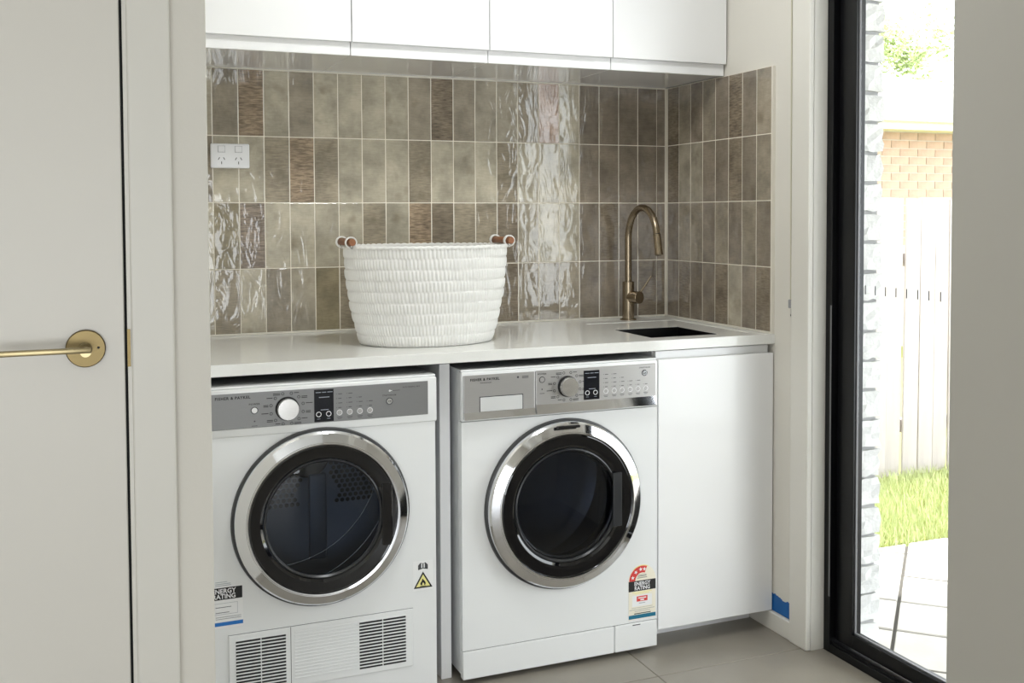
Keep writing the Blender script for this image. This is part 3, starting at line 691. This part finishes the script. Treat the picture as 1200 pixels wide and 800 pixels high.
# flame warning sticker
ws = ob('warning_sticker', box(B(), -1.1435, -1.0895, DF-.0005, DF, .284, .3615), 'sticker_white', dy); tag(ws, 'small white flame warning sticker')
WY = DF-.0005
def tri(s, y, t, mt, nm, cz=.3045):
    bm = B(); poly_prism(bm, [(-1.1168-s*.0255, cz-s*.0145), (-1.1168+s*.0255, cz-s*.0145), (-1.1168, cz+s*.0285)], y-t, y); return ob(nm, bm, mt, ws)
tri(1.0, WY, .0003, 'print_black', 'triangle_border'); tri(.74, WY-.0003, .0003, 'print_yellow', 'triangle_field')
bm = B(); poly_prism(bm, [(-1.1240, .2985), (-1.1242, .3035), (-1.1205, .3080), (-1.1185, .3150), (-1.1150, .3105), (-1.1120, .3075), (-1.1098, .3030), (-1.1105, .2985), (-1.1145, .2968), (-1.1135, .3005), (-1.1170, .3050), (-1.1195, .3005), (-1.1185, .2968)], WY-.0009, WY-.0006); bars(bm, [(-1.125, -1.109, .2943, .2955)], WY-.0006); ob('flame_mark', bm, 'print_black', ws)
bm = B(); poly_prism(bm, [(-1.1300, .3380), (-1.1168, .3410), (-1.1036, .3380), (-1.1036, .3500), (-1.1100, .3565), (-1.1168, .3545), (-1.1236, .3565), (-1.1300, .3500)], WY-.0003, WY); ob('book_mark', bm, 'print_grey', ws)
bm = B(); bars(bm, [(-1.1215, -1.1185, .343, .3545), (-1.1150, -1.1120, .343, .3545)], WY-.0003); ob('book_pages', bm, 'print_white', ws)
# energy sticker of the dryer
SY = DF; dk = ob('energy_sticker', box(B(), -1.665, -1.5755, SY-.0006, SY, .262, .3610), 'sticker_white', dy); tag(dk, 'energy rating sticker with blue strip, half hidden')
scx2 = -1.6205
bm = B(); poly_prism(bm, half_disc(.0440, .0005, 0, PI, scx2, .3608), SY-.0006, SY); ob('sticker_top', bm, 'appliance_white', dk)
prints(dk, 'print_black', 'black_band', [(-1.665, -1.5765, .3315, .3610)], SY-.0006)
text('energy_lettering', 'ENERGY', .0158, scx2+.0285, SY-.0010, .3474, 'print_white', dk, 'RIGHT', sx=.96, bold=.0003)
text('rating_lettering', 'RATING', .0158, scx2+.0285, SY-.0010, .3344, 'print_white', dk, 'RIGHT', sx=.96, bold=.0003)
prints(dk, 'print_faint', 'fine_print', [(-1.640, -1.612, .3745, .3756), (-1.640, -1.604, .3700, .3712), (-1.640, -1.603, .3660, .3672)], SY-.0007)
prints(dk, 'print_faint', 'box_outline', [(-1.660, -1.5880, .3225, .3231), (-1.660, -1.5880, .2955, .2961), (-1.5886, -1.5880, .2955, .3231)], SY-.0007)
prints(dk, 'print_grey', 'box_print', [(-1.640, -1.603, .3125, .3138), (-1.640, -1.608, .2995, .3008), (-1.640, -1.580, .2885, .2893), (-1.640, -1.580, .2840, .2848)], SY-.0007)
prints(dk, 'print_blue', 'blue_strip', [(-1.665, -1.5755, .2675, .2765)], SY-.0007)

for o_ in list(COL.objects):
    if o_.name.split('.')[0] in ('vent_slots', 'vent_slats', 'display_print', 'button_print', 'dial_print', 'drum_perforations', 'fine_print', 'small_print', 'box_print', 'stars'): o_['kind'] = 'stuff'
# ------------------------------------------------------------------ double power outlet
OY = -.0095
po = ob('power_outlet', box(B(), -1.566, -1.4525, OY-.009, OY, 1.4045, 1.4780, .004, 3), 'socket_white', smooth=True, ang=20)
tag(po, 'white double power outlet on the tiles by the door wall', 'power outlet')
for sx_ in (-1.5345, -1.4850):
    sw = ob('switch', box(B(), sx_-.0095, sx_+.0095, OY-.0115, OY-.009, 1.4525, 1.4700, .0016, 2), 'socket_white', po)
    ob('switch_gap', box(B(), sx_-.0107, sx_+.0107, OY-.0094, OY-.0090, 1.4513, 1.4712), 'switch_shadow', sw)
    bm = B()
    for q in (-1, 1):
        a = -math.radians(30)*q; cx, cz = sx_+q*.0075, 1.4330
        vx = Vector((math.cos(-a), 0, math.sin(-a))); vz = Vector((-math.sin(-a), 0, math.cos(-a)))
        P = [(cx + s*vx.x*.0010 + t*vz.x*.0042, cz + s*vx.z*.0010 + t*vz.z*.0042) for s, t in ((-1, -1), (1, -1), (1, 1), (-1, 1))]
        poly_prism(bm, P, OY-.0093, OY-.009)
    bars(bm, [(sx_-.001, sx_+.001, 1.4165, 1.4245)], OY-.009); ob('pin_slots', bm, 'print_black', po)

# ------------------------------------------------------------------ laundry basket
bxc, byc, bz0, BHt = -1.013, -.385, .9005, .272
bk = thing('laundry_basket', 'white woven oval laundry basket with wooden handles on the countertop', 'basket', (bxc, byc, bz0))
def ell(t):
    e = math.sin(t*PI/2)**.85 if t > 0 else 0
    return .190 + .0445*e, .138 + .034*e
NT, NB = 1120, 9
def basket_wall():
    bm = B(); NS = 132; rows = []
    NZ = 99
    for i in range(NZ+1):
        t = i/NZ; a, b = ell(t); f = (t*NB) % 1.0 if i < NZ else 1.0
        bulge = .0011*math.sin(PI*f)**.7 if 0 < f < 1 else 0
        band = min(int(t*NB), NB-1); row = []
        for k in range(NT):
            th = 2*PI*k/NT
            ph = NS*th + band*PI + .5*math.sin(13*th+band) + .9*(f-.5)
            tw = (.5+.5*math.cos(ph))**.7
            d = bulge*(.6+.4*tw) + .0026*tw*math.sin(PI*min(max(f, .0), 1))**.28 if 0 < f < 1 else 0.0002
            d += .0009*math.sin(5*th+band*2.1) + .0005*math.sin(31*th+band)
            if t > .985: d += .003
            row.append(bm.verts.new((bxc+(a+d)*math.cos(th), byc+(b+d)*math.sin(th), bz0+t*BHt)))
        rows.append(row)
    for A, C in zip(rows, rows[1:]):
        for k in range(NT): bm.faces.new((A[k], A[(k+1) % NT], C[(k+1) % NT], C[k]))
    # inner wall and bottom
    inn = []
    for i in range(7):
        t = 1-i/6; a, b = ell(t); a -= .006; b -= .006
        inn.append([bm.verts.new((bxc+a*math.cos(2*PI*k/NT), byc+b*math.sin(2*PI*k/NT), bz0+.006+t*(BHt-.006))) for k in range(NT)])
    for k in range(NT): bm.faces.new((rows[-1][k], rows[-1][(k+1) % NT], inn[0][(k+1) % NT], inn[0][k]))
    for A, C in zip(inn, inn[1:]):
        for k in range(NT): bm.faces.new((A[k], A[(k+1) % NT], C[(k+1) % NT], C[k]))
    bm.faces.new(inn[-1][::-1]); bm.faces.new(rows[0][::-1])
    return bm
ob('woven_body', basket_wall(), 'wicker_white', bk, smooth=True, ang=80)
bm = B(); a, b = ell(1); pts = []
for k in range(361):
    th = 2*PI*k/360; pts.append((bxc+(a+.0005)*math.cos(th)+.0006*math.cos(60*th), byc+(b+.0005)*math.sin(th), bz0+BHt+.0012*math.sin(70*th)))
ob('woven_rim', tube(bm, pts, .0052, 10, False), 'wicker_white', bk, smooth=True)
bm = B(); a, b = ell(0); ob('base_rim', tube(bm, [(bxc+(a-.003)*math.cos(2*PI*k/120), byc+(b-.003)*math.sin(2*PI*k/120), bz0+.0035) for k in range(121)], .0034, 8, False), 'handle_wood', bk, smooth=True)
for sgn in (-1, 1):
    hx, hz = bxc + sgn*(.2345-.002), bz0+BHt+.0155
    hnd = ob('handle', tube(B(), [(hx, byc-.075, hz), (hx, byc-.073, hz), (hx, byc+.073, hz), (hx, byc+.075, hz)], [.0085, .0098, .0098, .0085], 20), 'handle_wood', bk, smooth=True)
    tag(hnd, 'brown wooden dowel handle')
    for yy in (-.056, .056):
        pts = [];
        for k in range(25):
            an = 2*PI*k/24
            pts.append((hx + .0150*math.cos(an), byc+yy, hz + .0150*math.sin(an) - .001))
        bm = B(); rings = []
        for p in pts[:-1]:
            v = Vector(p); c = Vector((hx, byc+yy, hz)); o_ = (v-c).normalized()
            rings.append([bm.verts.new(v+o_*.0016+Vector((0, w, 0))) for w in (-.0055, .0055)] + [bm.verts.new(v-o_*.0016+Vector((0, w, 0))) for w in (.0055, -.0055)])
        for q in range(24):
            A, C = rings[q], rings[(q+1) % 24]
            for s in range(4): bm.faces.new((A[s], A[(s+1) % 4], C[(s+1) % 4], C[s]))
        # strap tail running down onto the basket wall
        inx = bxc + sgn*.2300
        box(bm, min(inx, inx+sgn*.004), max(inx, inx+sgn*.004)+.0, byc+yy-.0055, byc+yy+.0055, bz0+BHt-.004, bz0+BHt+.006)
        ob('strap', bm, 'leather_white', hnd, smooth=True)

# ------------------------------------------------------------------ blind cord
cd = thing('blind_cord', 'cream blind cord loop hanging by the white architrave', 'cord', (-.012, -.735, .96))
for yy in (-.722, -.733):
    ob('cord', tube(B(), [(-.006, yy, 2.3), (-.006, yy-.003, 1.6), (-.007, yy-.006, 1.0)], .0022, 8), 'cord_white', cd, smooth=True)
bm = B(); box(bm, -.012, -.0005, -.745, -.722, .985, 1.010, .002, 2); box(bm, -.010, -.0005, -.742, -.731, .957, .985, .002, 1); ob('safety_clip', bm, 'clear_clip', cd)
ob('clip_screw', lathe(B(), [(0, .0), (.003, 0), (.003, .002), (0, .002)], (-.0125, -.7365, .965), 'x', 12), 'print_black', cd)

# ------------------------------------------------------------------ black sliding glass door
gd = thing('door_2', 'black aluminium framed glass door to the garden', 'door', (.09, -1.23, 0)); gd['kind'] = 'structure'
FXa, FXb = .0455, .125
ob('frame_jamb', box(B(), FXa+.0005, FXb, -.846, -.806, -.03, 2.10, .001, 1), 'black_frame', gd)
ob('frame_jamb', box(B(), FXa, FXb, DY1+.023, DY1+.058, -.03, 2.10, .001, 1), 'black_frame', gd)
ob('frame_head', box(B(), FXa, FXb, DY1+.058, -.846, 2.06, 2.10), 'black_frame', gd)
bm = B(); box(bm, FXa, FXb+.03, DY1+.058, -.846, -.03, .022, .001, 1); box(bm, .052, .056, DY1+.058, -.846, .022, .030); box(bm, .112, .116, DY1+.058, -.846, .022, .030)
ob('sill_track', bm, 'black_frame', gd)
LX0, LX1 = .066, .098
lf = ob('door_leaf', box(B(), LX0, LX1, -.918, -.849, .032, 2.055, .001, 1), 'black_frame', gd)
bm = B(); box(bm, LX0, LX1, DY1+.060, DY1+.105, .032, 2.055); ob('stile', bm, 'black_frame', lf)
ob('bottom_rail', box(B(), LX0, LX1, DY1+.105, -.918, .032, .072, .001, 1), 'black_frame', lf)
ob('top_rail', box(B(), LX0, LX1, DY1+.105, -.918, 2.00, 2.055), 'black_frame', lf)
bm = B(); box(bm, .074, .080, -.9215, -.918, .072, 2.0); box(bm, .074, .080, DY1+.105, -.918, .072, .077); ob('glazing_bead', bm, 'strip_grey', lf)
ob('glass_pane', box(B(), .081, .085, DY1+.105, -.9185, .072, 2.0), 'clear_glass', lf)
bm = B()
for k in range(12):
    y = -.945 - k*.0395
    if y < DY1+.12: break
    box(bm, .0802, .0809, y-.0016, y+.0016, 1.037, 1.062)
ob('visibility_dashes', bm, 'print_grey', lf)
ob('jamb_strip', box(B(), .0456, .0462, -.8465, -.840, .16, 1.0), 'strip_grey', gd)  # thin grey strip on the jamb face

# ------------------------------------------------------------------ garden
GZ = -.12
# painted brick pier: exterior skin next to the door
pr = thing('brick_pier', 'white painted brick edge of the outside wall beside the glass', 'brick wall', (.20, -.70, GZ))
ob('mortar_core', box(B(), .148, .242, -.805, .02, GZ, 2.58), 'white_mortar', pr)
CH = .0868
def brick_me(l, w, h, seed, mt, rough=.004, cuts=3):
    rnd = random.Random(seed); bm = B(); box(bm, -w/2, w/2, -l/2, l/2, 0, h)
    bmesh.ops.subdivide_edges(bm, edges=bm.edges[:], cuts=cuts, use_grid_fill=True)
    for v in bm.verts:
        v.co += Vector((rnd.uniform(-1, 1), rnd.uniform(-1, 1), rnd.uniform(-.6, .6)))*rough*.5
    me = bpy.data.meshes.new('brick')
    bmesh.ops.recalc_face_normals(bm, faces=bm.faces); bm.to_mesh(me); bm.free(); me.materials.append(MATS[mt]); return me
bl = [brick_me(.230, .110, .0768, s, 'white_brick', .010) for s in range(4)]
bs = [brick_me(.112, .110, .0768, s+9, 'white_brick', .010) for s in range(4)]
for k in range(31):
    z = GZ + k*CH; y = -.815
    seq = ['l', 'l', 'l', 's'] if k % 2 == 0 else ['s', 'l', 'l', 'l']
    for q in seq:
        L_ = .230 if q == 'l' else .112
        me = random.choice(bl if q == 'l' else bs)
        o = bpy.data.objects.new('brick', me); link(o, pr, (.195 + random.uniform(-.002, .002), y + L_/2, z)); y += L_ + .010
struct('shade_roof', box(B(), .14, 2.0, -4.1, 0.0, 2.36, 2.44), 'gutter_cream', 'unseen cream patio roof shading the paving outside the glass door', 'roof')  # unseen above the frame; holds sky light off the pier and paving
gnd = struct('ground', box(B(), .14, 14, -4.2, 16, GZ-.2, GZ-.03), 'soil', 'garden ground outside the glass door', 'ground')
pv = struct('paving', box(B(), .145, 3.6, -4.1, .14, GZ-.03, GZ-.012), 'paver_joint', 'pale diagonal patio paving outside the glass door', 'paving')
P_ = .2845; c45 = math.sqrt(.5)
bm = B(); box(bm, -.2845+.006, .2845-.006, -.14225+.006, .14225-.006, -.03, 0, .003, 1)
bmesh.ops.rotate(bm, verts=bm.verts, matrix=Matrix.Rotation(PI/4, 3, 'Z'))
pm0 = bpy.data.meshes.new('paver'); bmesh.ops.recalc_face_normals(bm, faces=bm.faces)
def clip_paver(cx, cy):
    b2 = B(); b2.from_mesh(pm0)
    for co_, no_ in (((.15-cx, 0, 0), (-1, 0, 0)), ((3.55-cx, 0, 0), (1, 0, 0)), ((0, .135-cy, 0), (0, 1, 0)), ((0, -3.6-cy, 0), (0, -1, 0))):
        g = b2.verts[:]+b2.edges[:]+b2.faces[:]
        r = bmesh.ops.bisect_plane(b2, geom=g, plane_co=co_, plane_no=no_, clear_outer=True)
        es = [e for e in r['geom_cut'] if isinstance(e, bmesh.types.BMEdge)]
        if es: bmesh.ops.contextual_create(b2, geom=es)
    return b2
bm.to_mesh(pm0); bm.free(); pm0.materials.append(MATS['paver'])
# v along (1,1): rows of width P_ ; u along (1,-1): pavers of length 2P_, joint at u=.782
for iv in range(-14, 14):
    for iu in range(-2, 10):
        v = (iv+.5)*P_ - .012; u = .782 + (iu+.5)*2*P_ + 0
        cx, cy = (u+v)*c45, (v-u)*c45
        if cx < -.25 or cx > 3.9 or cy > .5 or cy < -3.9: continue
        # swap: long side along u direction (1,-1)
        b2 = B(); b2.from_mesh(pm0)
        bmesh.ops.rotate(b2, verts=b2.verts, matrix=Matrix.Rotation(-PI/2, 3, 'Z'))
        t_ = bpy.data.meshes.new('t'); b2.to_mesh(t_); b2.free()
        b2 = B(); b2.from_mesh(t_); bpy.data.meshes.remove(t_)
        for co_, no_ in (((.15-cx, 0, 0), (-1, 0, 0)), ((3.55-cx, 0, 0), (1, 0, 0)), ((0, .135-cy, 0), (0, 1, 0)), ((0, -3.6-cy, 0), (0, -1, 0))):
            g = b2.verts[:]+b2.edges[:]+b2.faces[:]
            r = bmesh.ops.bisect_plane(b2, geom=g, plane_co=co_, plane_no=no_, clear_outer=True)
            es = [e for e in r['geom_cut'] if isinstance(e, bmesh.types.BMEdge)]
            if es: bmesh.ops.contextual_create(b2, geom=es)
        if len(b2.verts) < 8: b2.free(); continue
        for w in b2.verts: w.co += Vector((cx, cy, GZ + random.uniform(-.0015, .0015)))
        ob('paver', b2, 'paver', pv)
# lawn
bm = B(); rnd = random.Random(3)
for k in range(26000):
    x = rnd.uniform(.3, 4.4); y = rnd.uniform(.16, 1.08); h = rnd.uniform(.03, .085); a = rnd.uniform(0, 2*PI); w = .004
    dx, dyy = math.cos(a)*w, math.sin(a)*w; lx, ly = rnd.uniform(-.03, .03), rnd.uniform(-.03, .03)
    bm.faces.new((bm.verts.new((x-dx, y-dyy, GZ-.03)), bm.verts.new((x+dx, y+dyy, GZ-.03)), bm.verts.new((x+lx, y+ly, GZ-.03+h))))
me = bpy.data.meshes.new('lawn'); bm.to_mesh(me); bm.free(); me.materials.append(MATS['grass'])
lw = bpy.data.objects.new('lawn', me); link(lw); tag(lw, 'sunlit green lawn strip in front of the paling fence', 'grass', kind='stuff')
# fence
fn = thing('paling_fence', 'pale weathered timber paling fence behind the lawn', 'fence', (2.5, 1.15, GZ))
FH = 1.375
pals = []
for s in range(5):
    rnd = random.Random(s); b2 = B(); w = .098; box(b2, -w/2, w/2, -.008, .008, 0, FH+.12, .002, 1)
    me = bpy.data.meshes.new('paling'); bmesh.ops.recalc_face_normals(b2, faces=b2.faces); b2.to_mesh(me); b2.free(); me.materials.append(MATS['paling']); pals.append(me)
k = 0; x = .35
while x < 5.0:
    o = bpy.data.objects.new('paling', random.choice(pals)); link(o, fn, (x, 1.14 + (.010 if k % 3 == 1 else 0) + random.uniform(-.003, .003), GZ-.03 + random.uniform(-.004, .004)))
    o.rotation_euler = (0, random.uniform(-.004, .012), 0); x += .106 + random.uniform(-.002, .004); k += 1
for z in (.2, 1.1): ob('rail', box(B(), .3, 5.0, 1.165, 1.205, GZ+z, GZ+z+.07), 'paling', fn)
# neighbour house
hs = thing('neighbour_house', 'orange brick house with cream gutter beyond the fence', 'house', (7, 5.5, GZ))
hw = ob('brick_wall', box(B(), 4.2, 9.0, 5.512, 5.62, GZ-.03, 2.14), 'mortar', hs)
hb = [brick_me(.110, .230, .076, 30+s, 'red_brick', .002, 1) for s in range(3)]
for r in range(26):
    z = 2.135 - .086*(r+1)
    if z < .9: break
    x = 5.0 + (.12 if r % 2 else 0)
    while x < 7.9:
        o = bpy.data.objects.new('brick', random.choice(hb)); link(o, hw, (x, 5.56, z)); x += .24
ob('fascia', box(B(), 4.0, 9.2, 5.20, 5.23, 2.13, 2.25), 'gutter_cream', hs)
ob('soffit', box(B(), 4.0, 9.2, 5.23, 5.52, 2.135, 2.15), 'gutter_cream', hs)
ob('gutter', box(B(), 3.98, 9.22, 5.09, 5.20, 2.20, 2.30, .02, 3), 'gutter_cream', hs, smooth=True)
bm = B(); v = [bm.verts.new(p) for p in ((3.9, 5.12, 2.26), (9.3, 5.12, 2.26), (8.1, 6.75, 2.86), (5.2, 6.75, 3.02), (3.9, 8.4, 2.26), (9.3, 8.4, 2.26))]
bm.faces.new((v[0], v[1], v[2], v[3])); bm.faces.new((v[3], v[2], v[5], v[4])); bm.faces.new((v[0], v[3], v[4])); bm.faces.new((v[1], v[5], v[2])); bm.faces.new((v[0], v[4], v[5], v[1]))
ob('roof', bm, 'roof_tile', hs)
# trees
def tree(name, label, x, y, h, r, n, seed):
    t = thing(name, label, 'tree', (x, y, GZ), 'garden trees'); rnd = random.Random(seed)
    ob('trunk', tube(B(), [(x, y, GZ-.05), (x+.05, y, h*.4), (x-.03, y+.05, h*.75)], [.12, .09, .04], 10), 'bark', t, smooth=True)
    bm = B(); cl = [(Vector((rnd.gauss(0, .5), rnd.gauss(0, .5), rnd.gauss(0, .38))))*r for _ in range(26)]
    for k in range(n):
        c = Vector((x, y, h)) + rnd.choice(cl) + Vector((rnd.gauss(0, 1), rnd.gauss(0, 1), rnd.gauss(0, 1)))*r*.16
        d1 = Vector((rnd.uniform(-1, 1), rnd.uniform(-1, 1), rnd.uniform(-1, 1))).normalized(); d2 = d1.orthogonal().normalized(); s = rnd.uniform(.035, .07)
        bm.faces.new([bm.verts.new(c+d1*s), bm.verts.new(c+d2*s*.5), bm.verts.new(c-d1*s), bm.verts.new(c-d2*s*.5)])
    f = ob('foliage', bm, 'leaf', t); f['kind'] = 'stuff'
tree('garden_tree', 'airy leafy tree behind the neighbour roof at the right', 9.6, 9.6, 3.9, 1.0, 3800, 4)
tree('garden_tree', 'tall sparse tree high above the neighbour roof', 9.9, 15.0, 8.6, 1.6, 3000, 8)
